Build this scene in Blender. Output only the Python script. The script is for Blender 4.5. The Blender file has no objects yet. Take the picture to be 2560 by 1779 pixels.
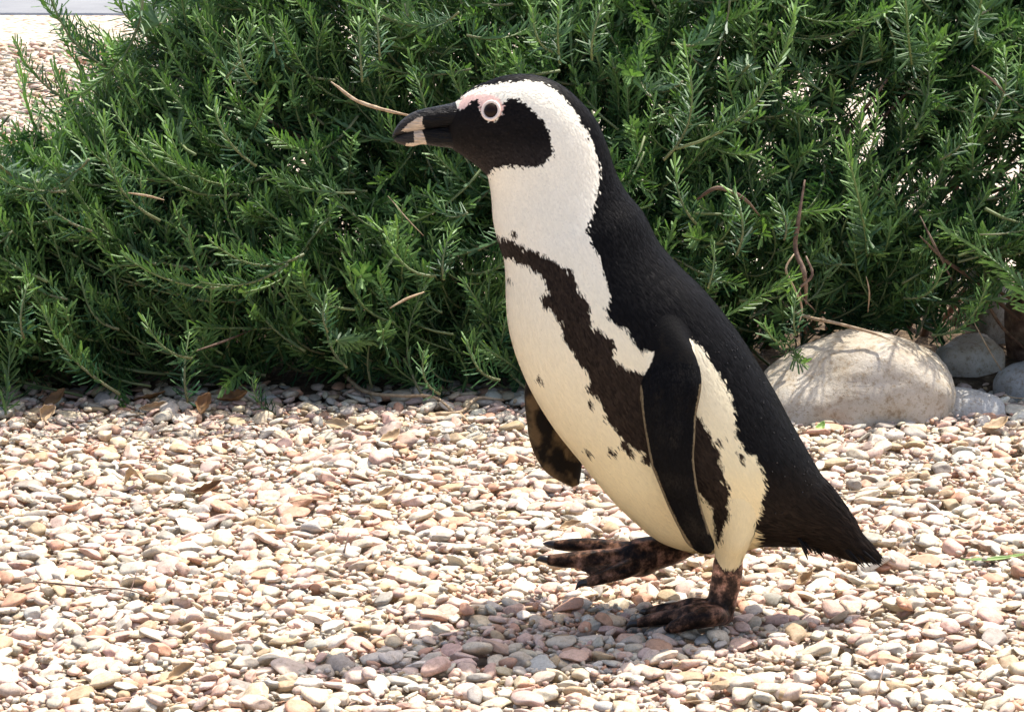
import bpy, bmesh, math, random
import numpy as np
from mathutils import Vector, Matrix, noise
from mathutils.bvhtree import BVHTree

random.seed(7); rng = np.random.default_rng(7)
S = bpy.context.scene
COL = S.collection

# ------------------------------------------------------------------ camera, sky, sun, exposure
CAM_D, CAM_H, PITCH, FPX = 3.5, 0.957, math.radians(10.8), 8221.0     # metres, metres, look-down angle, focal length in photo pixels
cd = bpy.data.cameras.new("camera"); cam = bpy.data.objects.new("camera", cd); COL.objects.link(cam)
cam.location = (0, -CAM_D, CAM_H); cam.rotation_euler = (math.pi/2 - PITCH, 0, 0)
cd.sensor_width = 36; cd.lens = FPX/2560*36; cd.clip_start = 0.05; cd.clip_end = 400
S.camera = cam
SUN = Vector((0.29, 0.375, 1.0)).normalized()
w = bpy.data.worlds.new("World"); S.world = w; w.use_nodes = True
nt = w.node_tree; bg = nt.nodes["Background"]
sky = nt.nodes.new("ShaderNodeTexSky"); sky.sky_type = 'NISHITA'; sky.sun_disc = False; sky.dust_density = 4.0; sky.air_density = 0.8
sky.sun_elevation = math.asin(SUN.z); sky.sun_rotation = math.atan2(SUN.x, SUN.y)
nt.links.new(sky.outputs[0], bg.inputs[0]); bg.inputs[1].default_value = 0.15
sl = bpy.data.lights.new("sun", 'SUN'); sl.energy = 3.7; sl.angle = math.radians(0.53); sl.color = (1.0, 0.95, 0.87)
so = bpy.data.objects.new("sun", sl); COL.objects.link(so); so.rotation_euler = SUN.to_track_quat('Z', 'Y').to_euler(); so.location = (1, 1.5, 5)
S.view_settings.view_transform = 'Standard'; S.view_settings.look = 'None'; S.view_settings.gamma = 1
S.view_settings.exposure = 0.98

# ------------------------------------------------------------------ helpers
FWD = Vector((0, math.cos(PITCH), -math.sin(PITCH))); UP = Vector((0, math.sin(PITCH), math.cos(PITCH)))
CAMP = Vector((0, -CAM_D, CAM_H))
def ray(px, py): return FWD + Vector((1, 0, 0))*((px-1280)/FPX) + UP*(-(py-889.5)/FPX)
def P(px, py, Y=0.0):                       # point of the upright plane at depth Y
    d = ray(px, py); return CAMP + d*((Y+CAM_D)/d.y)
def G(px, py, z=0.0):                       # point of the ground
    d = ray(px, py); return CAMP + d*((z-CAM_H)/d.z)
def proj(V):                                # world points (n,3) -> photo pixels, used to lay the plumage pattern out on the bird
    R = V - np.array(CAMP); dp = R @ np.array(FWD)
    return np.stack([1280+FPX*R[:, 0]/dp, 889.5-FPX*(R @ np.array(UP))/dp], 1)

def tag(o, label=None, cat=None, group=None, kind=None):
    if label: o["label"] = label
    if cat: o["category"] = cat
    if group: o["group"] = group
    if kind: o["kind"] = kind
    return o
def empty(name, loc=(0, 0, 0)):
    o = bpy.data.objects.new(name, None); o.empty_display_size = .05; o.location = loc; COL.objects.link(o); return o
def link(name, me, parent=None, mat=None, smooth=True):
    o = bpy.data.objects.new(name, me); COL.objects.link(o)
    if mat and not me.materials: me.materials.append(mat)
    if smooth: me.shade_smooth()
    if parent:
        o.parent = parent
        o.matrix_parent_inverse = Matrix.Translation(-parent.location)
    return o
def np_mesh(name, V, F, col=None):          # V (n,3), F (m,3) or (m,4) -> mesh, optional colour per vertex
    me = bpy.data.meshes.new(name); V = np.asarray(V, np.float32); F = np.asarray(F, np.int32); k = F.shape[1]
    me.vertices.add(len(V)); me.vertices.foreach_set("co", V.ravel())
    me.loops.add(F.size); me.loops.foreach_set("vertex_index", F.ravel())
    me.polygons.add(len(F)); me.polygons.foreach_set("loop_start", np.arange(0, F.size, k, dtype=np.int32))
    me.update(calc_edges=True)
    if col is not None: set_col(me, col)
    return me
def set_col(me, col):
    a = me.color_attributes.new("Col", 'FLOAT_COLOR', 'POINT')
    c = np.ones((len(me.vertices), 4), np.float32); c[:, :3] = col; a.data.foreach_set("color", c.ravel())
def set_float(me, name, val):
    a = me.attributes.new(name, 'FLOAT', 'POINT'); a.data.foreach_set("value", np.asarray(val, np.float32))
def get_co(me):
    V = np.empty(len(me.vertices)*3, np.float32); me.vertices.foreach_get("co", V); return V.reshape(-1, 3).astype(float)
def grid_faces(n, m, wrap=True):            # n rings of m points
    i, j = np.meshgrid(np.arange(n-1), np.arange(m if wrap else m-1), indexing='ij'); j2 = (j+1) % m
    return np.stack([i*m+j, i*m+j2, (i+1)*m+j2, (i+1)*m+j], -1).reshape(-1, 4)
def crom(A, n):                              # Catmull-Rom through the rows of A -> n rows, even in arc of the first 3 columns
    A = np.asarray(A, float); L = np.r_[0, np.cumsum(np.maximum(np.linalg.norm(np.diff(A[:, :3], axis=0), axis=1), 1e-5))]
    T = np.linspace(0, L[-1], n); k = np.clip(np.searchsorted(L, T, 'right')-1, 0, len(A)-2)
    M = np.gradient(A, L, axis=0); h = (L[k+1]-L[k])[:, None]; u = ((T-L[k])[:, None])/h
    return ((2*u**3-3*u**2+1)*A[k] + (u**3-2*u**2+u)*h*M[k] + (-2*u**3+3*u**2)*A[k+1] + (u**3-u**2)*h*M[k+1])
def inpoly(pts, poly):
    x, y = pts[:, 0], pts[:, 1]; r = np.zeros(len(pts), bool); q = np.asarray(poly, float); p = np.roll(q, 1, 0)
    for (x1, y1), (x2, y2) in zip(p, q):
        if y1 == y2: continue
        c = ((y1 > y) != (y2 > y)) & (x < (x2-x1)*(y-y1)/(y2-y1)+x1); r ^= c
    return r
def distline(pts, line):
    d = np.full(len(pts), 1e9); L = np.asarray(line, float)
    for a, b in zip(L[:-1], L[1:]):
        ab = b-a; t = np.clip(((pts-a) @ ab)/max(ab @ ab, 1e-9), 0, 1); d = np.minimum(d, np.linalg.norm(pts-(a+t[:, None]*ab), axis=1))
    return d
def tube(path, radii, seg=8, wob=0.0, flat=1.0, rings=0):   # closed tapered tube through the points of path
    A = np.c_[np.array([list(p) for p in path]), np.array(radii)]
    n = rings or max(len(A)*4, 6); R = crom(A, n) if len(A) > 2 else np.linspace(A[0], A[-1], n)
    C = R[:, :3]; T = np.gradient(C, axis=0); T /= np.linalg.norm(T, axis=1)[:, None]+1e-12
    ref = np.array([0, 0, 1.]) if abs(T[:, 2]).mean() < .8 else np.array([0, 1., 0])
    X = np.cross(T, ref); X /= np.linalg.norm(X, axis=1)[:, None]+1e-12; Y = np.cross(X, T)
    a = np.linspace(0, 2*math.pi, seg, endpoint=False); r = np.maximum(R[:, 3], 2e-4)[:, None, None]
    if wob: r = r*(1+wob*rng.normal(size=(n, seg, 1)))
    V = C[:, None]+r*(np.cos(a)[None, :, None]*X[:, None]+flat*np.sin(a)[None, :, None]*Y[:, None])
    V = V.reshape(-1, 3); F = grid_faces(n, seg)
    V = np.r_[V, C[:1]-T[:1]*R[0, 3]*.3, C[-1:]+T[-1:]*R[-1, 3]*.3]; k = n*seg
    c1 = [[k, (j+1) % seg, j, j] for j in range(seg)]; c2 = [[k+1, k-seg+j, k-seg+(j+1) % seg, k-seg+(j+1) % seg] for j in range(seg)]
    tri = np.r_[F[:, [0, 1, 2]], F[:, [0, 2, 3]], np.array(c1)[:, :3], np.array(c2)[:, :3]]
    return V, tri
def join(parts):
    V = []; F = []; o = 0
    for v, f in parts: V.append(v); F.append(np.asarray(f)+o); o += len(v)
    return np.concatenate(V), np.concatenate(F)

# ------------------------------------------------------------------ materials
def mat(name, rough=.6, spec=.5):
    m = bpy.data.materials.new(name); m.use_nodes = True; b = m.node_tree.nodes["Principled BSDF"]
    b.inputs["Roughness"].default_value = rough; b.inputs["Specular IOR Level"].default_value = spec
    return m, m.node_tree, b
def N(nt, t, **kw):
    n = nt.nodes.new(t)
    for k, v in kw.items():
        if k in n.inputs: n.inputs[k].default_value = v
        else: setattr(n, k, v)
    return n
def ramp(nt, fac, stops):
    r = nt.nodes.new("ShaderNodeValToRGB"); e = r.color_ramp.elements
    while len(e) < len(stops): e.new(.5)
    for s, (p, c) in zip(e, stops): s.position = p; s.color = (*c, 1)
    nt.links.new(fac, r.inputs[0]); return r.outputs[0]
def mix(nt, fac, a, b, mode='MIX'):
    n = nt.nodes.new("ShaderNodeMix"); n.data_type = 'RGBA'; n.blend_type = mode
    for sock, v in ((n.inputs[0], fac), (n.inputs[6], a), (n.inputs[7], b)):
        if hasattr(v, 'links'): nt.links.new(v, sock)
        elif isinstance(v, (int, float)): sock.default_value = v
        else: sock.default_value = (*v, 1)
    return n.outputs[2]
def coords(nt): return nt.nodes.new("ShaderNodeTexCoord").outputs["Object"]
def nz(nt, vec, scale, detail=4, rough=.55):
    n = N(nt, "ShaderNodeTexNoise", Scale=scale, Detail=detail, Roughness=rough); nt.links.new(vec, n.inputs["Vector"]); return n.outputs["Fac"]
def bump(nt, b, h, strength, dist):
    n = N(nt, "ShaderNodeBump", Strength=strength, Distance=dist); nt.links.new(h, n.inputs["Height"]); nt.links.new(n.outputs[0], b.inputs["Normal"])
def attr(nt, name, out="Color"):
    a = nt.nodes.new("ShaderNodeAttribute"); a.attribute_name = name; return a.outputs[out]

def mat_stone(name, use_obj):
    m, t, b = mat(name, .62, .35)
    geo = N(t, "ShaderNodeNewGeometry").outputs["Position"]
    c = N(t, "ShaderNodeObjectInfo").outputs["Color"] if use_obj else attr(t, "Col")
    v = ramp(t, nz(t, geo, 170, 5, .6), [(.3, (.72, .70, .66)), (.52, (1, 1, 1)), (.75, (1.12, 1.1, 1.06))])
    v2 = ramp(t, nz(t, geo, 700, 2), [(.34, (.8, .77, .72)), (.46, (1, 1, 1))])
    t.links.new(mix(t, 1, mix(t, 1, c, v, 'MULTIPLY'), v2, 'MULTIPLY'), b.inputs["Base Color"])
    bump(t, b, nz(t, geo, 420, 4), .35, .0012)
    return m
M_PEB = mat_stone("pebble_stone", False); M_PEBO = mat_stone("single_pebble_stone", True)

def mat_ground():
    m, t, b = mat("gravel_ground", .85, .2); co = coords(t)
    v = N(t, "ShaderNodeTexVoronoi", Scale=48.0, Randomness=1.0); t.links.new(co, v.inputs["Vector"])
    c = ramp(t, v.outputs["Color"], [(.15, (.34, .26, .19)), (.4, (.55, .48, .39)), (.6, (.60, .55, .46)), (.85, (.62, .52, .44))])
    d = ramp(t, v.outputs["Distance"], [(.0, (1, 1, 1)), (.55, (.85, .83, .8)), (.85, (.35, .3, .25))])
    t.links.new(mix(t, 1, c, d, 'MULTIPLY'), b.inputs["Base Color"])
    inv = N(t, "ShaderNodeMath", operation='SUBTRACT'); inv.inputs[0].default_value = 1; t.links.new(v.outputs["Distance"], inv.inputs[1])
    bump(t, b, inv.outputs[0], .8, .008); return m
def mat_soil():
    m, t, b = mat("leaf_litter_soil", .9, .15); co = coords(t)
    c = ramp(t, nz(t, co, 45, 6, .65), [(.3, (.035, .024, .016)), (.5, (.10, .068, .042)), (.62, (.20, .145, .09)), (.75, (.33, .27, .19))])
    t.links.new(c, b.inputs["Base Color"]); bump(t, b, nz(t, co, 90, 6, .7), .9, .01); return m
def mat_path():
    m, t, b = mat("pale_paving", .8, .2); co = coords(t)
    t.links.new(ramp(t, nz(t, co, 6, 6), [(.3, (.40, .40, .40)), (.7, (.48, .48, .47))]), b.inputs["Base Color"]); return m
def mat_rock(name, base, dark, light, sc=14):
    m, t, b = mat(name, .5, .4); co = coords(t)
    c = ramp(t, nz(t, co, sc, 8, .62), [(.28, dark), (.48, base), (.7, light)])
    c = mix(t, 1, c, ramp(t, nz(t, co, sc*7, 5, .7), [(.33, (.62, .54, .43)), (.5, (1, 1, 1))]), 'MULTIPLY')
    c = mix(t, 1, c, ramp(t, nz(t, co, sc*25, 2), [(.27, (.45, .4, .33)), (.36, (1, 1, 1))]), 'MULTIPLY')
    t.links.new(c, b.inputs["Base Color"])
    t.links.new(ramp(t, nz(t, co, sc*2, 4), [(.4, (.75,)*3), (.62, (.36,)*3)]), b.inputs["Roughness"])
    bump(t, b, nz(t, co, sc*9, 8, .65), .45, .004); return m
def mat_needle():
    m, t, b = mat("rosemary_needle", .5, .35)
    c = attr(t, "Col"); bf = N(t, "ShaderNodeNewGeometry").outputs["Backfacing"]
    c2 = mix(t, bf, c, mix(t, .28, c, (.16, .26, .12)))
    t.links.new(c2, b.inputs["Base Color"])
    tr = N(t, "ShaderNodeBsdfTranslucent"); t.links.new(mix(t, 1, c2, (1.1, 1.35, .5), 'MULTIPLY'), tr.inputs[0])
    ms = N(t, "ShaderNodeMixShader"); ms.inputs[0].default_value = .2
    t.links.new(b.outputs[0], ms.inputs[1]); t.links.new(tr.outputs[0], ms.inputs[2])
    t.links.new(ms.outputs[0], t.nodes["Material Output"].inputs[0]); return m
def mat_simple(name, cols, sc, rough=.7, spec=.3, bs=.4, bd=.002, stretch=None):
    m, t, b = mat(name, rough, spec); co = coords(t)
    if stretch:
        mp = N(t, "ShaderNodeMapping"); mp.inputs["Scale"].default_value = stretch; t.links.new(co, mp.inputs[0]); co = mp.outputs[0]
    n = nz(t, co, sc, 6, .6)
    t.links.new(ramp(t, n, [(.3+.4*i/(len(cols)-1), c) for i, c in enumerate(cols)]), b.inputs["Base Color"])
    if bs: bump(t, b, nz(t, co, sc*2.2, 4), bs, bd)
    return m
M_GROUND, M_SOIL, M_PATH, M_NEEDLE = mat_ground(), mat_soil(), mat_path(), mat_needle()
M_BARK = mat_simple("woody_bark", [(.06, .035, .025), (.16, .10, .07), (.28, .2, .14)], 70)
M_DRY = mat_simple("dry_twig", [(.22, .14, .08), (.40, .29, .18), (.52, .41, .28)], 90)
M_LEAF = mat_simple("dry_leaf_brown", [(.07, .03, .012), (.20, .10, .038), (.32, .19, .08)], 55, .6)
M_LEAFT = mat_simple("dry_leaf_tan", [(.24, .15, .075), (.42, .29, .16), (.52, .39, .24)], 55, .6)
M_GREEN = mat_simple("fresh_green_leaf", [(.09, .17, .03), (.17, .27, .05), (.26, .33, .08)], 40, .5)

# ------------------------------------------------------------------ ground, path, soil bed
zg = -0.034
gm = np_mesh("ground", [(-60, -40, zg), (60, -40, zg), (60, 120, zg), (-60, 120, zg)], [[0, 1, 2, 3]])
ground = tag(link("ground", gm, None, M_GROUND), "pale gravel ground spreading around the rosemary bushes", "ground", kind="structure")
def bumpy_sheet(x0, x1, y0, y1, nx, ny, zf):
    X, Y = np.meshgrid(np.linspace(x0, x1, nx), np.linspace(y0, y1, ny)); Z = zf(X, Y)
    return np.stack([X, Y, Z], -1).reshape(-1, 3), grid_faces(ny, nx, False)
def soil_z(X, Y):
    nn = np.vectorize(lambda a, b: noise.noise((a*9, b*9, 0))*.5+noise.noise((a*31, b*31, 3))*.25)(X, Y)
    e = np.clip((Y-1.10)/.2, 0, 1)*np.clip((2.4-Y)/.3, 0, 1)
    return -.034+e*(.030+.02*nn+.02*np.clip((X-.5)/.3, 0, 1))
V, F = bumpy_sheet(-1.5, 1.7, 1.10, 2.4, 110, 60, soil_z)
V[:, 2] += .004
tag(link("soil_bed", np_mesh("soil_bed", V, F), None, M_SOIL), "dark leaf littered planting bed under the bushes", "soil", kind="structure")
V, F = bumpy_sheet(-30, 30, 0, 30, 2, 2, lambda X, Y: 0*X-.026)
V[:, 1] += 8.0+V[:, 0]*-.05; V = np.r_[V, V[:2]-[0, 0, .03]]; F = np.r_[F, [[4, 5, 1, 0]]]
tag(link("path", np_mesh("path", V, F), None, M_PATH), "pale paved path beyond the gravel", "path", kind="structure")

# ------------------------------------------------------------------ pebbles
def ico(sub):
    bm = bmesh.new(); bmesh.ops.create_icosphere(bm, subdivisions=sub, radius=1)
    V = np.array([v.co[:] for v in bm.verts]); F = np.array([[v.index for v in f.verts] for f in bm.faces]); bm.free(); return V, F
def pebble_shapes(sub, n, seed):
    V0, F = ico(sub); out = []
    for k in range(n):
        V = V0.copy(); s = seed+k*13.7
        for _ in range(rng.integers(3, 7)):                 # worn facets
            d = rng.normal(size=3); d /= np.linalg.norm(d); h = rng.uniform(.45, .8); q = V @ d
            V -= np.clip(q-h, 0, None)[:, None]*d*.95
        V *= np.array([1+.20*noise.noise((v[0]*1.2+s, v[1]*1.2, v[2]*1.2)) + .07*noise.noise((v[0]*3+s, v[1]*3, v[2]*3)) for v in V0])[:, None]
        V[:, 2] = np.sign(V[:, 2])*np.abs(V[:, 2])**.85
        out.append(V)
    return out, F
PAL = np.array([(.66, .56, .42), (.60, .54, .44), (.66, .50, .40), (.60, .34, .22), (.52, .38, .23), (.38, .34, .28), (.74, .67, .55), (.70, .56, .38), (.66, .44, .34), (.54, .51, .45)])
PW = np.array([.20, .11, .20, .07, .06, .03, .10, .09, .12, .02]); PW = PW/PW.sum()
X0, X1, Y0, Y1, CS = -.90, .90, -.50, 1.30, .003
HM = np.full((int((Y1-Y0)/CS)+1, int((X1-X0)/CS)+1), 0.0)
pebs = []
def drop(x, y, a, b, c):
    yaw = rng.uniform(0, math.pi); ca, sa = math.cos(yaw), math.sin(yaw)
    i0, i1 = max(int((y-a-Y0)/CS), 0), min(int((y+a-Y0)/CS)+2, HM.shape[0]); j0, j1 = max(int((x-a-X0)/CS), 0), min(int((x+a-X0)/CS)+2, HM.shape[1])
    if i1-i0 < 2 or j1-j0 < 2: return
    yy = (np.arange(i0, i1)*CS+Y0-y)[:, None]; xx = (np.arange(j0, j1)*CS+X0-x)[None]
    u = (xx*ca+yy*sa)/a; v = (-xx*sa+yy*ca)/b; r2 = u*u+v*v; m = r2 < 1
    if m.sum() < 4: return
    H = HM[i0:i1, j0:j1]; h = H[m]; XX = np.broadcast_to(xx, m.shape)[m]; YY = np.broadcast_to(yy, m.shape)[m]
    A = np.c_[XX, YY, np.ones(len(XX))]; g, *_ = np.linalg.lstsq(A, h, rcond=None)
    sx, sy = np.clip(g[:2]*.8, -.55, .55)+rng.normal(0, .15, 2)
    zc = np.quantile(h-(sx*XX+sy*YY), .62)+c*.62
    top = zc+sx*xx+sy*yy+c*np.sqrt(np.clip(1-r2, 0, 1)); H[m] = np.maximum(H, top)[m]
    pebs.append((x, y, zc, a, b, c, yaw, sx, sy))
NP = 26500
for k in range(NP):
    best = None
    for _ in range(4):
        x, y = rng.uniform(X0, X1), rng.uniform(Y0, Y1); hh = HM[int((y-Y0)/CS), int((x-X0)/CS)]
        if best is None or hh < best[2]: best = (x, y, hh)
    a = float(np.clip(rng.lognormal(math.log(.0100), .36), .0048, .021))
    drop(best[0], best[1], a, a*rng.uniform(.55, .88), a*rng.uniform(.20, .42))
NMAIN = len(pebs)
for k in range(9000):                                       # grit that has settled into the hollows
    best = None
    for _ in range(9):
        x, y = rng.uniform(-.8, .8), rng.uniform(Y0, 1.15); hh = HM[int((y-Y0)/CS), int((x-X0)/CS)]
        if best is None or hh < best[2]: best = (x, y, hh)
    a = float(rng.uniform(.0034, .0062)); drop(best[0], best[1], a, a*rng.uniform(.6, .95), a*rng.uniform(.35, .6))
PB = np.array(pebs); ZS = float(HM[20:-20, 20:-20].mean()); PB[:, 2] -= ZS; HM -= ZS
def hx(x, y, r=5):
    i, j = int((y-Y0)/CS), int((x-X0)/CS)
    if not (r < i < HM.shape[0]-r and r < j < HM.shape[1]-r): return 0.0
    return float(np.quantile(HM[i-r:i+r+1, j-r:j+r+1], .85))
def hm(x, y):
    return float(HM[min(max(int((y-Y0)/CS), 0), HM.shape[0]-1), min(max(int((x-X0)/CS), 0), HM.shape[1]-1)]) if X0 < x < X1 and Y0 < y < Y1 else 0.0
PAL = PAL*.87
pcol = PAL[rng.choice(len(PAL), len(PB), p=PW)]*rng.uniform(.85, 1.12, (len(PB), 1))*rng.uniform(.97, 1.03, (len(PB), 3))
def rot_of(p):
    x, y, z, a, b, c, yaw, sx, sy = p
    n = np.array([-sx, -sy, 1.]); n /= np.linalg.norm(n); t = np.array([math.cos(yaw), math.sin(yaw), 0]); t -= n*(t @ n); t /= np.linalg.norm(t)
    return np.stack([t, np.cross(n, t), n], 1)
sh1, F1 = pebble_shapes(2, 36, 1.0); sh2, F2 = pebble_shapes(3, 30, 50.0); shl, Fl = pebble_shapes(1, 20, 70.0)
top_z = np.array([hm(p[0], p[1]) for p in PB]); vis = (PB[:, 2]+PB[:, 5]*1.05 > top_z-.0015)
pxy = proj(PB[:, :3]); inframe = (pxy[:, 0] > 10) & (pxy[:, 0] < 2550) & (pxy[:, 1] < 1765) & (PB[:, 1] < 1.1)
depth = PB[:, 1]+CAM_D
score = np.where(vis & inframe, PB[:, 3]/depth, 0); order = np.argsort(-score)
single = set(order[:300].tolist()); fine = set(order[300:1500].tolist())
mv, mf, mc = [], [], []; off = 0
for k, p in enumerate(PB):
    if k in single: continue
    if p[2]+p[5] < top_z[k]-.009: continue          # wholly buried
    sh, Fk = (sh2, F2) if k in fine else (shl, Fl) if k >= NMAIN else (sh1, F1) if vis[k] and -60 < pxy[k, 0] < 2620 and pxy[k, 1] < 1830 else (shl, Fl)
    V = (sh[k % len(sh)]*p[3:6]) @ rot_of(p).T+p[:3]
    mv.append(V); mf.append(Fk+off); off += len(V); mc.append(np.broadcast_to(pcol[k], V.shape))
gravel = link("gravel", np_mesh("gravel", np.concatenate(mv), np.concatenate(mf), np.concatenate(mc)), None, M_PEB)
tag(gravel, "cream, pink and grey river pebbles covering the ground", "gravel", kind="stuff")
pmesh = []
for V in sh2:
    me = np_mesh("pebble", V, F2); me.materials.append(M_PEBO); me.shade_smooth(); pmesh.append(me)
for k in order[:300]:
    p = PB[k]; o = bpy.data.objects.new("pebble", pmesh[k % len(pmesh)]); COL.objects.link(o)
    Mx = Matrix(rot_of(p).tolist()).to_4x4(); o.matrix_world = Matrix.Translation(p[:3]) @ Mx @ Matrix.Diagonal((*p[3:6], 1))
    o.parent = ground; o.color = (*pcol[k], 1)
# gravel seen past the bush
mv, mf, mc = [], [], []; off = 0
sh0, F0 = shl, Fl
for k in range(5200):
    y = 2.6+4.4*rng.random()**1.3; x = -(y+3.5)*rng.uniform(.085, .17)
    a = rng.uniform(.010, .024); p = (x, y, zg+rng.uniform(.0, .010), a, a*rng.uniform(.6, .9), a*rng.uniform(.3, .5), rng.uniform(0, 3.1), *rng.normal(0, .2, 2))
    V = (sh0[k % 20]*p[3:6]) @ rot_of(p).T+p[:3]; mv.append(V); mf.append(F0+off); off += len(V)
    mc.append(np.broadcast_to(PAL[rng.choice(len(PAL), p=PW)]*rng.uniform(.8, 1.1), V.shape))
tag(link("gravel", np_mesh("far_gravel", np.concatenate(mv), np.concatenate(mf), np.concatenate(mc)), None, M_PEB),
    "sunlit pebbles glimpsed behind the bushes, towards the paved path", "gravel", kind="stuff")

# ------------------------------------------------------------------ boulders
def boulder(name, c, r, seed, m, label, sub=5, amp=.16, e=.8, shear=0, lip=None, rz=0):
    V, F = ico(sub); V = np.sign(V)*np.abs(V)**e
    V *= np.array([1+amp*noise.noise((v[0]*1.1+seed, v[1]*1.1, v[2]*1.1))+amp*.35*noise.noise((v[0]*2.6+seed, v[1]*2.6, v[2]*2.6))+.012*noise.noise((v[0]*9+seed, v[1]*9, v[2]*9)) for v in V])[:, None]
    if lip: V = lip(V)
    V = V*np.array(r); cr, sr = math.cos(rz), math.sin(rz); V = np.stack([V[:, 0]*cr-V[:, 1]*sr, V[:, 0]*sr+V[:, 1]*cr, V[:, 2]], 1)
    o = link(name, np_mesh(name, V, F), None, m); o.location = c
    return tag(o, label, "rock")
M_ROCK = mat_rock("pale_limestone", (.46, .40, .31), (.33, .26, .17), (.56, .51, .42))
M_ROCKG = mat_rock("grey_limestone", (.40, .39, .36), (.28, .26, .22), (.52, .51, .48), 20)
def biglip(V):
    x, y, z = V[:, 0].copy(), V[:, 1].copy(), V[:, 2].copy()
    z = z*np.where(x < 0, 1-.45*np.clip(-x, 0, 1)**1.3, 1.0)                # long slope to one side, steep on the other
    d = (x+.05)**2/.20+(y+.62)**2/.10+(z-.55)**2/.05; z = z-.16*np.exp(-d*1.4); y = y+.20*np.exp(-d*1.4)   # worn hollow below the lip
    return np.stack([x, y, z], 1)
boulder("boulder", (.484, 1.125, -.012), (.150, .120, .118), 4.2, M_ROCK, "big rounded cream limestone boulder behind the penguin's tail", lip=biglip, amp=.10, e=.78)
boulder("rock", G(2410, 1045, 0)+Vector((.01, .06, -.012)), (.055, .05, .042), 9.1, M_ROCKG, "low grey wedge of rock leaning against the big boulder", 4)
boulder("rock", G(2590, 1000, 0)+Vector((.02, .05, .0)), (.07, .06, .05), 12.6, M_ROCKG, "rounded grey rock beside the thick woody trunk", 4)
boulder("rock", P(2478, 765, 1.52), (.034, .03, .072), 21.0, M_ROCKG, "upright pale rock standing in shade behind the bare stems", 4, .22, .7, rz=.4)
boulder("rock", P(2415, 930, 1.34), (.05, .045, .055), 31.0, M_ROCK, "dusty tan rock half buried in leaf litter under the bush", 4, .22)

# ------------------------------------------------------------------ rosemary
def needle(L, W, bend, twist):
    ts = np.array([0, .45, .92]); V = []
    for t in ts:
        wv = W*(.6 if t == 0 else 1.0 if t < .5 else .88); y = t*L; z = bend*L*t*t
        V += [(-wv, y, z-.35*wv), (0, y, z+.35*wv), (wv, y, z-.35*wv)]
    V.append((0, L, bend*L)); F = []
    for i in range(2):
        a = i*3
        F += [(a, a+1, a+4), (a, a+4, a+3), (a+1, a+2, a+5), (a+1, a+5, a+4)]
    F += [(6, 7, 9), (7, 8, 9)]
    return np.array(V), np.array(F)
def needle_mid(L, W, bend):
    V = np.array([(-W*.6, 0, 0), (W*.6, 0, 0), (W, L*.5, bend*L*.25), (-W, L*.5, bend*L*.25), (W*.85, L*.92, bend*L*.85), (-W*.85, L*.92, bend*L*.85), (0, L, bend*L)])
    return V, np.array([(0, 1, 2), (0, 2, 3), (3, 2, 4), (3, 4, 5), (5, 4, 6)])
def needle_lo(L, W, bend):
    V = np.array([(-W*.8, 0, 0), (W*.8, 0, 0), (W, L*.85, bend*L*.72), (-W, L*.85, bend*L*.72), (0, L, bend*L)]); return V, np.array([(0, 1, 2), (0, 2, 3), (3, 2, 4)])
OLD = np.array((.018, .062, .030)); MID = np.array((.050, .145, .052)); YNG = np.array((.23, .37, .10))
def make_sprig(L, k, lo, seed):
    r = np.random.default_rng(seed); parts = []; cols = []
    nst = 8; bend = r.uniform(.25, .75); side = r.uniform(-.15, .15)
    tt = np.linspace(0, 1, nst)
    path = np.stack([bend*L*tt**2.4, side*L*tt**2, L*(tt-.25*bend*tt**2)], 1)
    sv, sf = tube(path, np.linspace(.0022, .0012, nst), 4 if lo else 5, rings=9)
    parts.append((sv, sf)); gq = np.clip((sv[:, 2]/L-.3)/.6, 0, 1)[:, None]
    cols.append((1-gq)*np.array((.22, .19, .11))+gq*np.array((.20, .27, .10)))
    n = int(L/(.0070 if lo == 1 else .0048 if lo == 2 else .0043)); spin = r.uniform(0, 6.28)
    start = r.uniform(.0, .25) if L > .12 else 0
    for i in range(n):
        t = start+(1-start)*(i+.5)/n; c = np.array([np.interp(t, tt, path[:, q]) for q in range(3)])
        c2 = np.array([np.interp(min(t+.05, 1), tt, path[:, q]) for q in range(3)]); c1 = np.array([np.interp(max(t-.05, 0), tt, path[:, q]) for q in range(3)])
        T = (c2-c1)/np.linalg.norm(c2-c1)
        spin += math.pi/2+r.normal(0, .25)
        for s in (0, math.pi):
            if lo == 1 and r.random() < .25: continue
            a = spin+s; ref = np.array([1., 0, 0]); X = ref-T*(ref @ T); X /= np.linalg.norm(X)+1e-9; Yv = np.cross(T, X)
            rad = math.cos(a)*X+math.sin(a)*Yv
            rad = rad+.5*X; rad -= T*(rad @ T); rad /= np.linalg.norm(rad)+1e-9      # leaves sweep to the light
            th = math.radians(r.normal(70-32*t**2, 11)); d = math.cos(th)*T+math.sin(th)*rad
            nl = (.0265-.008*t**3)*r.uniform(.75, 1.15); W = r.uniform(.0014, .0020)
            V, F = needle_lo(nl, W*1.1, r.normal(.10, .10)) if lo == 1 else needle_mid(nl, W, r.normal(.10, .12)) if lo == 2 else needle(nl, W, r.normal(.10, .12), 0)
            up = np.cross(np.cross(d, T), d); up /= np.linalg.norm(up)+1e-9; xa = np.cross(d, up)
            V = V[:, :1]*xa+V[:, 1:2]*d+V[:, 2:3]*up+c+rad*.0012
            g = np.clip(t**2.2*1.0+r.normal(0, .14), 0, 1); base = (1-g)*(OLD*(1-.5*r.random())+MID*.45*r.random())+g*(MID*.4+YNG*.6)
            parts.append((V, F)); cols.append(np.broadcast_to(base, V.shape))
    V, F = join(parts); return V, F, np.concatenate(cols)
LENS = [.075, .09, .105, .12, .14, .16, .19, .23]
hiS = [make_sprig(LENS[i % 8]*1.0, i, False, 100+i) for i in range(16)]
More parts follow.
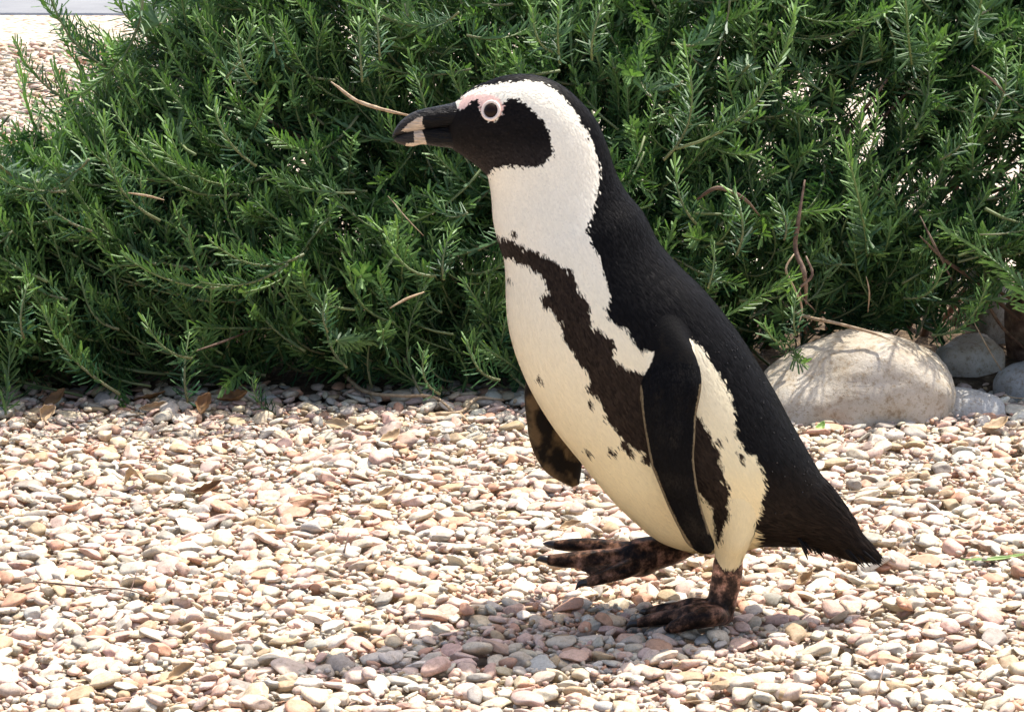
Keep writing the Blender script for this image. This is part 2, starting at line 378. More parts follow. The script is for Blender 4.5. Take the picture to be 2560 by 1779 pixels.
miS = [make_sprig(LENS[i % 8]*1.0, i, 2, 100+i) for i in range(16)]
loS = [make_sprig(LENS[i % 6], i, 1, 300+i) for i in range(12)]
def tint(C, f, y):
    return C*f*(1-y)+y*(C*.5+np.array((.13, .22, .05))*np.clip(C.sum(1, keepdims=True)*3, .4, 1.6)*.6)
def frame(d, roll):
    d = d/np.linalg.norm(d); up = np.array([0, 0, 1.]); x = up-d*(up @ d)
    if np.linalg.norm(x) < .05: x = np.array([0, -1., 0]); x -= d*(x @ d)
    x /= np.linalg.norm(x); y = np.cross(d, x); c, s = math.cos(roll), math.sin(roll)
    return np.stack([c*x+s*y, -s*x+c*y, d], 1)
BUSH = [("low", -.52), ("mid", .02), ("right", .50)]
LAB = ["rosemary bush with long upcurved sprigs reaching over open pale gravel",
       "dense dark green rosemary bush standing right behind the penguin's head",
       "rosemary bush with bare woody stems and bright tips above the big boulder"]
bushes = []
for (nm, bx), lb in zip(BUSH, LAB):
    b = empty("rosemary_bush", (bx, 1.6, -.02)); tag(b, lb, "bush", "rosemary bushes behind the penguin"); bushes.append(b)
def which(x): return 0 if x < -.22 else 1 if x < .28 else 2
hi_meshes = {}
def sprig_mesh(i, y):
    key = (i, y)
    if key not in hi_meshes:
        V, F, C = hiS[i]; me = np_mesh("sprig", V, F, tint(C, 1.0, (0, .22, .5)[y])); me.materials.append(M_NEEDLE); me.shade_smooth(); hi_meshes[key] = me
    return hi_meshes[key]
sing, stuff = [], ([], [], [])
def put(i, R, base, sc, young, f, lo, single_ok=0):
    tip = base+R[:, 2]*.1
    if single_ok: sing.append((i, R, base, sc, young, single_ok)); return
    V, F, C = (loS if lo else miS)[i]
    stuff[which(base[0])].append(((V*sc) @ R.T+base, F, tint(C, f, young)))
def ytop(x):                                   # height of the hedge along its length
    return np.interp(x, [-1.1, -.88, -.77, -.67, -.60, -.52, 2], [.22, .28, .33, .40, .52, .66, .70])
def zlow(x): return np.interp(x, [-2, .30, .38, .60, 2], [.015, .015, .085, .09, .09])
def yfront(x, z):
    b = 1.17+.45*max(z, 0)**1.15-.05*math.sin(math.pi*min(max(z/.35, 0), 1))
    return b+.10*noise.noise((x*4.2, z*4.5, 2.0))+.06*noise.noise((x*10, z*10, 5.0))
HOLES = [((2165, 2215), (250, 460)), ((2300, 2390), (490, 580)), ((2490, 2550), (400, 520)), ((1980, 2015), (215, 265)), ((2400, 2560), (700, 1000))]
def inhole(q, g=0):
    return any(a-g < q[0] < b+g and c-g < q[1] < d+g for (a, b), (c, d) in HOLES)
count = 0
for k in range(6600):
    x = rng.uniform(-1.05, 1.05); zt = ytop(x); z = rng.uniform(zlow(x), zt)
    dpt = rng.exponential(.10) if k % 3 else rng.uniform(.15, .8)
    if x > .50 and dpt > .22: dpt = rng.uniform(0, .22)
    if dpt > .8: continue
    tip = np.array([x, yfront(x, z)+dpt, z])
    if z > zt-.05*rng.random(): continue
    out = np.array([np.clip((x-.15)*1.5, -.9, .6), -.60, .02+.34*z/.6])+rng.normal(0, .45, 3)
    if dpt < .05 and z < .12: out[2] = abs(out[2])*.4; out[1] -= .3
    R = frame(out, rng.normal(0, .7)); lo = dpt > .11
    i = int(rng.integers(len(loS) if lo else len(hiS))); L = LENS[i % (6 if lo else 8)]
    base = tip-R[:, 2]*L
    q = proj(np.array([base, tip, (tip+base)/2]))
    if any(inhole(a, 12) for a in q) and rng.random() < .9: continue
    if base[2] < 0: base[2] = .005
    if min(q[:, 0]) > 2750 or max(q[:, 0]) < -250 or max(q[:, 1]) < -260: continue
    young = 0 if lo else float(np.clip(rng.beta(1.0, 2.0)-.8*dpt, 0, .75)); f = rng.uniform(.75, 1.25)
    s = 0
    inview = 0 < q[1, 0] < 2560 and 0 < q[1, 1] < 1050
    if not lo and dpt < .06 and inview: s = 1/(.02+dpt)
    put(i, R, base, rng.uniform(.85, 1.15), young, f, lo, s)
    count += 1
# sprigs one can point at: base pixel, tip pixel, depth, freshness
HERO = [(330, 195, 20, 92, .95, .95, 0), (260, 118, 60, 38, 1.1, 1.1, 1), (450, 150, 225, 12, 1.0, 1.0, 1), (190, 262, 4, 168, .92, .9, 0), (330, 215, 160, 120, 1.0, 1.0, 0),
        (400, 552, 160, 432, .70, .66, 1), (230, 578, 45, 520, .68, .66, 0), (165, 478, -20, 492, .68, .66, 0), (640, 415, 500, 320, .7, .66, 1), (760, 635, 560, 745, .64, .60, 1),
        (580, 720, 310, 722, .62, .60, 1), (720, 660, 545, 782, .62, .60, 1), (60, 845, 30, 762, .66, .62, 0), (300, 985, 60, 840, .66, .64, 0), (480, 895, 350, 880, .64, .6, 1),
        (1690, 372, 2090, 268, .70, .66, 2), (1660, 400, 1840, 225, .72, .66, 1), (2285, 185, 2268, 130, .92, .70, 2), (2440, 110, 2420, 62, .92, .68, 2), (2160, 655, 2200, 610, .88, .64, 2),
        (1990, 838, 1972, 775, .60, .57, 2), (1985, 855, 1900, 880, .60, .57, 2), (1982, 865, 1995, 945, .60, .57, 1), (2330, 838, 2500, 835, .74, .70, 2), (2260, 745, 2380, 755, .78, .72, 1),
        (1400, 160, 1385, 40, .72, .66, 2), (1480, 150, 1470, 30, .72, .66, 2), (1380, 130, 1300, 95, .7, .66, 2), (950, 150, 945, 60, .72, .68, 1), (905, 205, 900, 90, .72, .68, 1),
        (1090, 690, 940, 690, .62, .60, 2), (1110, 700, 1090, 600, .62, .6, 1), (820, 830, 780, 760, .62, .6, 1), (1250, 950, 1140, 930, .60, .58, 1), (1100, 985, 1010, 940, .62, .6, 0),
        (690, 1035, 600, 1010, .66, .64, 0), (470, 1005, 440, 890, .66, .62, 0), (1840, 640, 1900, 520, .72, .68, 1), (1770, 720, 1800, 640, .60, .58, 2), (1740, 560, 1660, 470, .74, .70, 1),
        (2350, 400, 2500, 330, .80, .76, 1), (2480, 300, 2560, 160, .80, .78, 1), (1960, 600, 1990, 520, .72, .70, 0), (560, 200, 660, 90, .85, .8, 1), (640, 210, 570, 165, .8, .72, 2)]
for (bx, by, tx, ty, yb, yt, yo) in HERO:
    a, t = np.array(P(bx, by, yb+.42)), np.array(P(tx, ty, yt+.42)); Ld = np.linalg.norm(t-a); R = frame(t-a, rng.normal(0, .2))
    i = min(range(len(hiS)), key=lambda q: abs(LENS[q % 8]*.93-Ld)+rng.uniform(0, .01)); sc = min(max(Ld/(LENS[i % 8]*.93), .7), 1.35)
    put(i, R, a, sc, (0.0, .3, .6)[yo], 1, False, 1000)
sing.sort(key=lambda s: -s[5])
for n, (i, R, base, sc, young, sco) in enumerate(sing):
    if n < 300:
        yk = 0 if young < .12 else 1 if young < .36 else 2
        b = bushes[which(base[0])]; o = bpy.data.objects.new("sprig", sprig_mesh(i, yk)); COL.objects.link(o)
        o.parent = b; o.matrix_parent_inverse = Matrix.Translation(-b.location)
        o.matrix_basis = Matrix.Translation(base) @ Matrix(R.tolist()).to_4x4() @ Matrix.Scale(sc, 4)
    else: put(i, R, base, sc, young, rng.uniform(.75, 1.25), False)
for b, st in zip(bushes, stuff):
    V, F = join([(s[0], s[1]) for s in st]); me = np_mesh("foliage", V, F, np.concatenate([s[2] for s in st]))
    tag(link("foliage", me, b, M_NEEDLE), kind="stuff")
# woody stems inside the bushes
for k in range(60):
    x = rng.uniform(-.55, .8); b = bushes[which(x)]; p0 = np.array([x, rng.uniform(1.55, 1.8), -.02])
    dx = np.clip((x-.1)*.8, -.4, .3)+rng.normal(0, .15); h = min(rng.uniform(.2, .5), ytop(x)*.85)
    if x+dx*1.1 < -.6: continue
    pts = [p0, p0+[dx*.25, -.05, h*.45], p0+[dx*.7, -.15, h*.8], p0+[dx*1.1, -.20, h]]
    V, F = tube(pts, [.0065, .005, .0038, .002], 7, .06); link("branch", np_mesh("branch", V, F), b, M_BARK)
def stem(pts, r0, r1, b, m=M_BARK, name="branch", wob=.06):
    rr = np.linspace(r0, r1, len(pts))*(.75 if r0 < .02 else 1.08); rr[-1] *= .4
    if r0 < .02: rr[0] *= .5
    V, F = tube([P(p[0], p[1], p[2]+.42) for p in pts], rr, 8, wob); return link(name, np_mesh(name, V, F), b, m)
R3 = bushes[2]
stem([(2012, 450, .74), (1995, 560, .72), (1988, 620, .72), (2010, 680, .70), (2015, 760, .72)], .0035, .0055, R3)
stem([(1740, 500, .78), (1800, 470, .75), (1850, 490, .75), (1900, 540, .78)], .0045, .003, R3)
stem([(1890, 690, .95), (2000, 785, .78), (2120, 815, .66), (2200, 838, .64), (2225, 850, .62)], .004, .002, R3, M_DRY)
stem([(1985, 635, .70), (1965, 670, .69), (1985, 720, .69), (2005, 770, .70), (1995, 820, .70)], .0025, .002, R3, M_DRY)
stem([(2015, 640, .71), (2030, 690, .70), (2000, 720, .70), (2040, 780, .72)], .0035, .002, R3)
stem([(2170, 780, .76), (2172, 720, .74), (2165, 690, .74)], .002, .0012, R3, M_DRY)
stem([(2575, 900, .98), (2560, 790, .96), (2585, 680, .95), (2580, 560, .95)], .030, .022, R3, wob=.10)
stem([(2548, 800, .93), (2480, 740, .88), (2420, 690, .84), (2350, 640, .80), (2300, 590, .78)], .006, .0025, R3)
stem([(2560, 770, .93), (2500, 730, .90), (2455, 700, .88), (2430, 640, .86)], .005, .002, R3)
stem([(2570, 880, .95), (2500, 810, .9), (2470, 760, .88), (2452, 720, .88)], .004, .002, R3)
stem([(2380, 700, .78), (2330, 600, .78), (2300, 540, .80)], .0028, .002, R3)
stem([(2432, 800, .80), (2470, 870, .80), (2522, 955, .80)], .0018, .0015, R3, M_DRY)
stem([(2430, 165, .80), (2480, 200, .78), (2515, 235, .78)], .003, .002, R3)
stem([(320, 482, .66), (360, 488, .67), (410, 500, .70)], .002, .0025, bushes[0], M_DRY)
stem([(480, 880, .66), (540, 860, .70), (640, 820, .8)], .0018, .0028, bushes[0])
stem([(828, 205, .66), (850, 222, .65), (885, 248, .64), (950, 272, .62), (1030, 290, .60)], .0026, .0036, bushes[1], M_DRY, "dry_twig", .12)
stem([(975, 770, .62), (1010, 750, .63), (1060, 730, .66)], .0022, .003, bushes[1], M_DRY)
stem([(970, 490, .72), (1030, 560, .70), (1060, 590, .70)], .0012, .001, bushes[1], M_DRY)

# ------------------------------------------------------------------ litter on the gravel
def leaf_mesh(L, W, curl, fold, seed):
    r = np.random.default_rng(seed); n, m = 13, 7; u = np.linspace(0, 1, n)[:, None]; v = np.linspace(-1, 1, m)[None]
    wd = W*np.sin(math.pi*np.clip(u, .02, .985))**.75*(1+.12*np.sin(u*23+seed)); x = L*(u-.5)+0*v; y = wd*v*(1-.25*fold*v*v)
    z = fold*wd*np.abs(v)**1.3+curl*L*(u-.5)**2*2+.05*W*np.sin(v*7+u*11+seed)
    y = y+.15*W*np.sin(u*6+seed); V = np.stack([x, y+0*x, z+0*x], -1).reshape(-1, 3)
    return V, grid_faces(n, m, False)
def leaf(px, py, L, W, yaw, pitch, roll, m, label, curl=.4, fold=.6, z=.006):
    V, F = leaf_mesh(L, W, curl, fold, int(px)); Mx = (Matrix.Rotation(yaw, 3, 'Z') @ Matrix.Rotation(pitch, 3, 'Y') @ Matrix.Rotation(roll, 3, 'X'))
    V = V @ np.array(Mx).T; o = link("dry_leaf" if m is not M_GREEN else "green_leaf", np_mesh("leaf", V, F), None, m)
    g = G(px, py); o.location = (g.x, g.y, hx(g.x, g.y)-V[:, 2].min()-.002)
    sm = o.modifiers.new("thickness", 'SOLIDIFY'); sm.thickness = .0005; sm.offset = 0
    return tag(o, label, "leaf")
leaf(518, 1235, .042, .0085, .35, -.25, .5, M_LEAF, "curled brown dry leaf on open gravel far from the bush", .5, 1.0)
leaf(335, 1220, .030, .010, -.5, -.2, -.4, M_LEAFT, "arched tan dry leaf lying near the curled brown leaf", -.8, .8)
leaf(848, 1072, .050, .010, -.75, -.1, .7, M_LEAFT, "long tan leaf with a dark midrib at the gravel edge", .2, .5)
leaf(975, 1100, .036, .009, .75, -.35, .6, M_LEAFT, "tan leaf standing on edge on the gravel near the long tan leaf", .3, .6)
leaf(962, 1242, .034, .006, .8, -.3, .6, M_LEAFT, "narrow straw coloured leaf sticking up between pebbles", .2, .9)
leaf(112, 1055, .035, .012, 1.1, -.5, .8, M_LEAFT, "pinkish tan folded leaf at the bush edge", .5, .9)
leaf(140, 1010, .040, .012, .4, -.6, .5, M_LEAF, "rusty brown leaf leaning against a round white pebble", .3, .6)
leaf(60, 975, .060, .014, .2, -.3, .3, M_LEAF, "broad brown leaf in the litter beneath the low sprigs", .2, .5)
leaf(215, 955, .045, .011, 1.3, -1.0, .4, M_LEAF, "upright brown leaf tangled in the dark litter", .3, .7)
leaf(375, 1000, .048, .012, .25, -.2, -.3, M_LEAF, "dark brown leaf lying flat in bush shade", .2, .5)
leaf(508, 1030, .038, .012, 1.2, -.8, .5, M_LEAF, "pointed reddish leaf standing in the pebbles by the lowest sprig", .3, .6)
leaf(590, 1010, .050, .012, -.3, -.3, .5, M_LEAF, "crumpled dark leaf at the shaded pebble edge", .5, 1.0)
leaf(385, 1032, .044, .008, .3, -.15, .9, M_LEAFT, "narrow pale edged leaf beside a pink pebble", .2, .9)
leaf(2490, 1085, .045, .013, .5, -.25, .2, M_LEAFT, "lobed pinkish dry leaf on pebbles in front of the boulders", .3, .5)
leaf(2455, 925, .035, .012, .9, -.8, .3, M_LEAF, "orange brown curled leaf in litter beside the dusty tan rock", .5, .9)
leaf(2050, 1078, .022, .006, .9, -.3, .4, M_GREEN, "small bright green leaf on the gravel below the boulder", .4, .5)
leaf(2490, 1405, .085, .0042, .17, -.05, .3, M_GREEN, "long yellow green blade lying on the gravel", .1, .5)
leaf(1425, 1328, .030, .006, .45, -.2, .5, M_LEAFT, "thin straw leaf lying behind the raised foot", .2, .8)
leaf(2015, 1455, .024, .009, .4, -.5, .3, M_LEAFT, "crumpled straw coloured leaf below the tail", .8, 1.0)
leaf(450, 1690, .034, .008, .55, -.35, .7, M_LEAFT, "split tan leaf wedged between the foreground pebbles", .4, .9)
def twig(pts, r, m, label, fork=()):
    pp = []
    for q in pts:
        g = G(*q[:2]); pp.append(Vector((g.x, g.y, hx(g.x, g.y, 4)+(q[2] if len(q) > 2 else .002))))
    parts = [tube(pp, np.linspace(r, r*.6, len(pp)), 6, .12)]
    for f in fork:
        ff = [Vector((G(*q).x, G(*q).y, hm(G(*q).x, G(*q).y)+.006)) for q in f]; parts.append(tube(ff, [r*.7]+[r*.4]*(len(ff)-1), 5, .1))
    V, F = join(parts); o = link("twig", np_mesh("twig", V, F), None, m); return tag(o, label, "twig")
twig([(862, 968, .012), (930, 1000, .010), (1010, 1012, .008), (1080, 1018, .006), (1135, 1035, .004)], .0032, M_DRY, "knobbly tan twig lying along the foot of the bush", [[(930, 1000), (920, 978)]])
twig([(1090, 1045), (1150, 1035), (1200, 1015), (1260, 1010)], .0030, M_DRY, "broken brown twig end crossing into the bush beneath the chest", [[(1150, 1035), (1170, 1060)]])
twig([(90, 1478), (240, 1476), (330, 1490), (372, 1498)], .0012, M_BARK, "thin dark twig lying flat on the open gravel", [[(330, 1490), (345, 1470)]])
twig([(640, 1292), (760, 1272), (880, 1264), (965, 1270)], .0009, M_DRY, "fine bowed straw crossing the pebbles in front of the bush")
twig([(360, 1163), (480, 1166), (610, 1160)], .0011, M_BARK, "short dark stalk on gravel between the bush and the curled leaf")
twig([(2110, 1235), (2200, 1228), (2300, 1192)], .0009, M_DRY, "fine curved straw on the gravel behind the tail")
twig([(2205, 1335), (2250, 1312), (2300, 1325)], .0009, M_DRY, "thin bent straw beside the tail tip")
twig([(860, 1390, .001), (872, 1375, .016)], .0012, M_BARK, "tiny dark stalk poking up from the pebbles ahead of the raised foot")
twig([(2190, 1748, .001), (2208, 1715, .015)], .0012, M_BARK, "tiny dark stalk poking up from the foreground pebbles behind the planted foot")
twig([(2508, 1010), (2540, 1005), (2600, 1000)], .0015, M_DRY, "pale straight twig beside the rounded grey rock")
twig([(1700, 1772), (1760, 1768), (1830, 1775)], .0009, M_DRY, "fine pale straw on the nearest pebbles below the planted foot")

# ------------------------------------------------------------------ penguin
peng = empty("penguin", (P(1800, 1560, -.05).x, -.03, 0))
tag(peng, "black and white penguin with chest band striding with one foot raised", "penguin")
ST = [(1118, 345, 1128, 270, .010), (1128, 369, 1138, 256, .0165), (1151, 385, 1151, 243, .0225), (1182, 407, 1182, 219, .029), (1205, 426, 1216, 205, .034), (1219, 441, 1254, 191, .0375),
      (1223, 458, 1310, 185, .040), (1226, 473, 1357, 192, .0415), (1228, 490, 1405, 214, .043), (1230, 510, 1451, 253, .045), (1231, 530, 1490, 300, .047), (1233, 550, 1515, 355, .050),
      (1240, 585, 1538, 425, .056), (1250, 620, 1565, 478, .062), (1260, 650, 1605, 527, .069), (1264, 695, 1648, 606, .077), (1265, 745, 1695, 662, .084), (1269, 800, 1755, 720, .091),
      (1280, 855, 1805, 778, .096), (1300, 914, 1850, 838, .099), (1335, 988, 1899, 915, .100), (1385, 1068, 1938, 980, .100), (1451, 1151, 1975, 1050, .098), (1515, 1230, 2008, 1108, .094),
      (1580, 1296, 2035, 1155, .083), (1650, 1350, 2053, 1185, .071), (1730, 1374, 2074, 1212, .058), (1810, 1372, 2095, 1240, .046), (1890, 1360, 2115, 1268, .036), (1965, 1360, 2134, 1297, .028),
      (2030, 1366, 2151, 1328, .022), (2085, 1385, 2168, 1350, .018), (2130, 1398, 2187, 1373, .012), (2172, 1402, 2201, 1390, .005)]
rows = []
for fx, fy, bx, by, b in ST:
    f, k = np.array(P(fx, fy)), np.array(P(bx, by)); rows.append(np.r_[(f+k)/2, (k-f)/2, b])
NB, MB = 240, 120
LB = crom(np.array(rows), NB)
def loft_pos(L, s, t):                      # s in [0,1] along, t round
    q = s*(len(L)-1); i = np.clip(q.astype(int), 0, len(L)-2); u = (q-i)[:, None]; A = L[i]*(1-u)+L[i+1]*u
    p = A[:, :3]+A[:, 3:6]*np.cos(t)[:, None]; p = p.copy(); p[:, 1] += A[:, 6]*np.sin(t); return p
def closed(V, n, m):
    F = grid_faces(n, m); k = n*m; V = np.r_[V, V[:m].mean(0)[None], V[-m:].mean(0)[None]]
    c = [[k, (j+1) % m, j] for j in range(m)]+[[k+1, k-m+j, k-m+(j+1) % m] for j in range(m)]
    return V, np.r_[F[:, [0, 1, 2]], F[:, [0, 2, 3]], np.array(c)]
a = np.linspace(0, 2*math.pi, MB, endpoint=False)
Vb = loft_pos(LB, np.repeat(np.linspace(0, 1, NB), MB), np.tile(a, NB)); BODY = closed(Vb, NB, MB)
# flippers: leading edge, trailing edge, depth, half thickness
LEAD = [(1545, 745), (1568, 800), (1590, 860), (1600, 920), (1601, 966), (1607, 1038), (1617, 1100), (1629, 1160), (1648, 1210), (1670, 1263), (1698, 1320), (1726, 1364), (1748, 1380)]
TRAIL = [(1670, 760), (1700, 810), (1732, 868), (1750, 926), (1753, 962), (1739, 1047), (1737, 1095), (1734, 1144), (1742, 1213), (1755, 1273), (1773, 1329), (1785, 1370), (1780, 1382)]
FY = [-.052, -.070, -.083, -.094, -.103, -.111, -.115, -.117, -.116, -.113, -.109, -.104, -.102]
FT = [.012, .0125, .012, .0115, .0105, .0095, .009, .008, .0072, .0065, .006, .005, .0035]
def flipper(lead, trail, ys, th, skew):
    rows = []
    for (l, t, y, h) in zip(lead, trail, ys, th):
        A, B = np.array(P(*l, y+skew)), np.array(P(*t, y-skew)); rows.append(np.r_[(A+B)/2, (B-A)/2, h])
    L = crom(np.array(rows), 70); m = 36; aa = np.linspace(0, 2*math.pi, m, endpoint=False)
    ax = np.gradient(L[:, :3], axis=0); nrm = np.cross(ax, L[:, 3:6]); nrm /= np.linalg.norm(nrm, axis=1)[:, None]
    V = L[:, None, :3]+np.cos(aa)[None, :, None]*L[:, None, 3:6]+(np.sign(np.sin(aa))*np.abs(np.sin(aa))**1.0)[None, :, None]*nrm[:, None]*L[:, None, 6:7]
    def pos(s_, t_):
        q_ = s_*69; i = np.clip(q_.astype(int), 0, 68); u = (q_-i)[:, None]; A = L[i]*(1-u)+L[i+1]*u; nn_ = nrm[i]*(1-u)+nrm[i+1]*u
        return A[:, :3]+np.cos(t_)[:, None]*A[:, 3:6]+np.sin(t_)[:, None]*nn_*A[:, 6:7]
    return closed(V.reshape(-1, 3), 70, m), pos
FLN, FLNpos = flipper(LEAD, TRAIL, FY, FT, .004)
LEAD2 = [(1400, 745), (1360, 830), (1326, 910), (1312, 965), (1311, 1010), (1316, 1055), (1325, 1107), (1341, 1147), (1366, 1182), (1401, 1204), (1432, 1217)]
TRAIL2 = [(1540, 790), (1500, 860), (1470, 930), (1455, 975), (1450, 1020), (1452, 1060), (1455, 1100), (1456, 1130), (1456, 1157), (1453, 1180), (1446, 1212)]
FLF, FLFpos = flipper(LEAD2, TRAIL2, [.070, .085, .098, .106, .110, .113, .115, .116, .116, .116, .116], FT[:9]+[.006, .004], -.006)
# legs
def leg_loft(rows, m=28):                   # front pixel, rear pixel, depth, half width
    R = []
    for fx, fy, bx, by, y, b in rows:
        f, k = np.array(P(fx, fy, y)), np.array(P(bx, by, y)); R.append(np.r_[(f+k)/2, (k-f)/2, b])
    L = crom(np.array(R), 40); aa = np.linspace(0, 2*math.pi, m, endpoint=False)
    return closed(loft_pos(L, np.repeat(np.linspace(0, 1, 40), m), np.tile(aa, 40)), 40, m), L
THIGH, LTH = leg_loft([(1690, 1185, 1895, 1175, -.058, .030), (1735, 1262, 1903, 1245, -.055, .031), (1768, 1322, 1893, 1308, -.053, .030), (1784, 1365, 1878, 1352, -.055, .026), (1789, 1390, 1860, 1388, -.056, .019), (1790, 1402, 1855, 1402, -.056, .017)])
SHANK, _ = leg_loft([(1795, 1370, 1850, 1370, -.056, .014), (1784, 1400, 1857, 1405, -.056, .0145), (1780, 1430, 1856, 1440, -.056, .0145), (1774, 1465, 1850, 1470, -.056, .014), (1768, 1495, 1842, 1500, -.056, .016), (1755, 1520, 1836, 1528, -.056, .018), (1750, 1540, 1826, 1548, -.056, .016)])
def web(pts, th):                            # thin closed sheet over a fan of points
    p = np.array([list(q) for q in pts]); n = len(p); top = p+[0, 0, th]; bot = p-[0, 0, th]
    V = np.r_[top, bot, top.mean(0)[None], bot.mean(0)[None]]; F = []
    for i in range(n):
        j = (i+1) % n; F += [(i, j, 2*n), (n+j, n+i, 2*n+1), (i, n+i, n+j), (i, n+j, j)]
    return V, np.array(F)
def Gz(px, py, z): return G(px, py, z)
hN = P(1800, 1535, -.056)
zf = .007
t1 = [hN, Gz(1745, 1530, .024), Gz(1680, 1540, .016), Gz(1618, 1551, .009), Gz(1592, 1558, .006)]
t2 = [hN, Gz(1765, 1542, .022), Gz(1715, 1556, .015), Gz(1685, 1567, .010), Gz(1672, 1572, .006)]
t3 = [hN, Gz(1740, 1516, .024), Gz(1690, 1520, .016), Gz(1640, 1526, .010), Gz(1618, 1530, .006)]
FOOTN = [tube(t1, [.015, .0125, .0095, .008, .006], 14, 0, .85), tube(t2, [.015, .013, .0105, .0085, .006], 14, 0, .85), tube(t3, [.014, .012, .009, .0075, .0055], 14, 0, .85),
         web([t3[1], t3[2], t3[3], (t3[3]+t1[3])/2+Vector((.006, 0, 0)), t1[3], t1[2], t1[1]], .0028), web([t1[1], t1[2], t1[3], (t1[3]+t2[3])/2+Vector((.01, 0, .0)), t2[3], t2[2], t2[1]], .0028),
         tube([hN, Gz(1826, 1540, .012)], [.013, .008], 10)]
sh = P(1712, 1366, .045); mm = P(1612, 1384, .045)
u1 = [mm, P(1545, 1372, .062), P(1480, 1362, .072), P(1420, 1362, .078), P(1385, 1362, .080)]
u2 = [mm, P(1545, 1394, .046), P(1480, 1394, .044), P(1410, 1400, .042), P(1368, 1399, .042)]
u3 = [mm, P(1580, 1414, .030), P(1530, 1434, .020), P(1490, 1448, .014), P(1466, 1456, .012)]
FOOTF = [tube([P(1750, 1345, .045), P(1716, 1370, .045), P(1680, 1377, .045), P(1636, 1382, .045), P(1590, 1396, .045), P(1555, 1402, .045)], [.012, .0105, .0155, .0195, .0215, .015], 18), tube(u1, [.016, .0115, .0095, .0085, .006], 14, 0, .85), tube(u2, [.017, .0125, .0105, .0095, .0065], 14, 0, .9),
         tube(u3, [.017, .013, .0105, .008, .006], 14, 0, .85), web([u1[1], u1[2], (u1[3]+u2[3])/2+Vector((.03, 0, 0)), u2[2], u2[1]], .0028), web([u2[1], u2[2], u2[3], (u2[3]+u3[4])/2+Vector((.012, 0, 0)), u3[3], u3[2], u3[1]], .003),
         tube([P(1740, 1320, .05), P(1715, 1345, .047)], [.034, .016], 18)]
def bvh(VF): return BVHTree.FromPolygons([Vector(v) for v in VF[0]], VF[1].tolist())
comps = {"body": BODY, "flipn": FLN, "flipf": FLF, "thigh": THIGH, "skin": join([SHANK]+FOOTN+FOOTF)}
trees = {k: bvh(v) for k, v in comps.items()}
Vj, Fj = join([BODY, FLN, FLF, THIGH, SHANK]+FOOTN+FOOTF)
tmp = bpy.data.objects.new("tmp", np_mesh("tmp", Vj, Fj)); COL.objects.link(tmp)
bm = bmesh.new(); bm.from_mesh(tmp.data); bmesh.ops.recalc_face_normals(bm, faces=bm.faces); bm.to_mesh(tmp.data); bm.free()
md = tmp.modifiers.new("r", 'REMESH'); md.mode = 'VOXEL'; md.voxel_size = .0018
sm = tmp.modifiers.new("s", 'SMOOTH'); sm.factor = .5; sm.iterations = 4
dg = bpy.context.evaluated_depsgraph_get(); bme = bpy.data.meshes.new_from_object(tmp.evaluated_get(dg)); bme.name = "body"
bpy.data.objects.remove(tmp)
# soften the fold where the near flipper leaves the shoulder
_v = get_co(bme); _q = proj(_v); _e = np.empty(len(bme.edges)*2, np.int32); bme.edges.foreach_get("vertices", _e); _e = _e.reshape(-1, 2)
_w = np.exp(-(((_q[:, 0]-1655)/75)**2+((_q[:, 1]-835)/60)**2)**1.5)*(_v[:, 1] < -.03); _d = np.bincount(_e.ravel(), minlength=len(_v))[:, None]
for _ in range(90):
    _a = np.zeros_like(_v)
    for c_ in range(3): _a[:, c_] = np.bincount(_e[:, 0], _v[_e[:, 1], c_], len(_v))+np.bincount(_e[:, 1], _v[_e[:, 0], c_], len(_v))
    _v += (_a/np.maximum(_d, 1)-_v)*.6*_w[:, None]
bme.vertices.foreach_set("co", _v.astype(np.float32).ravel()); bme.update()
# plumage pattern, traced on the bird's side
BACK = [(1120, 262), (1144, 252), (1154, 244), (1166, 233), (1188, 222), (1216, 213), (1251, 208), (1279, 206), (1320, 204), (1354, 208), (1386, 224), (1404, 241), (1433, 272), (1451, 304), (1470, 329), (1486, 366), (1494, 401), (1500, 426), (1497, 463), (1492, 492), (1483, 517), (1476, 551), (1462, 582), (1478, 597), (1482, 622), (1501, 647), (1507, 675), (1517, 707), (1526, 735), (1523, 754), (1512, 772), (1523, 794), (1538, 810), (1560, 820), (1573, 838), (1595, 873), (1640, 880), (1712, 838), (1740, 858), (1757, 872), (1783, 917), (1811, 954), (1827, 995), (1836, 1039), (1839, 1091), (1864, 1126), (1889, 1142), (1905, 1174), (1914, 1217), (1907, 1244), (1899, 1271), (1889, 1314), (1884, 1346), (1900, 1500), (2400, 1500), (2400, 900), (1700, 300), (1500, 100), (1200, 100)]
BAND = [(1230, 592), (1263, 594), (1285, 605), (1310, 616), (1338, 630), (1369, 641), (1388, 657), (1419, 668), (1430, 675), (1438, 700), (1448, 729), (1470, 751), (1473, 782), (1476, 801), (1482, 820), (1507, 829), (1532, 851), (1540, 870), (1532, 892), (1545, 910), (1564, 917), (1598, 929), (1700, 985), (1745, 1041), (1761, 1066), (1777, 1091), (1795, 1125), (1802, 1163), (1811, 1198), (1825, 1229), (1817, 1263), (1824, 1288), (1808, 1314), (1802, 1351), (1786, 1364), (1788, 1320), (1776, 1268), (1752, 1232), (1640, 1180), (1632, 1172), (1617, 1151), (1607, 1129), (1582, 1119), (1554, 1094), (1538, 1075), (1517, 1057), (1510, 1026), (1498, 995), (1482, 986), (1463, 976), (1476, 954), (1470, 932), (1451, 914), (1438, 888), (1419, 863), (1401, 835), (1404, 810), (1388, 798), (1382, 776), (1357, 766), (1350, 744), (1371, 732), (1366, 719), (1357, 691), (1338, 678), (1316, 663), (1294, 657), (1272, 644), (1235, 646)]
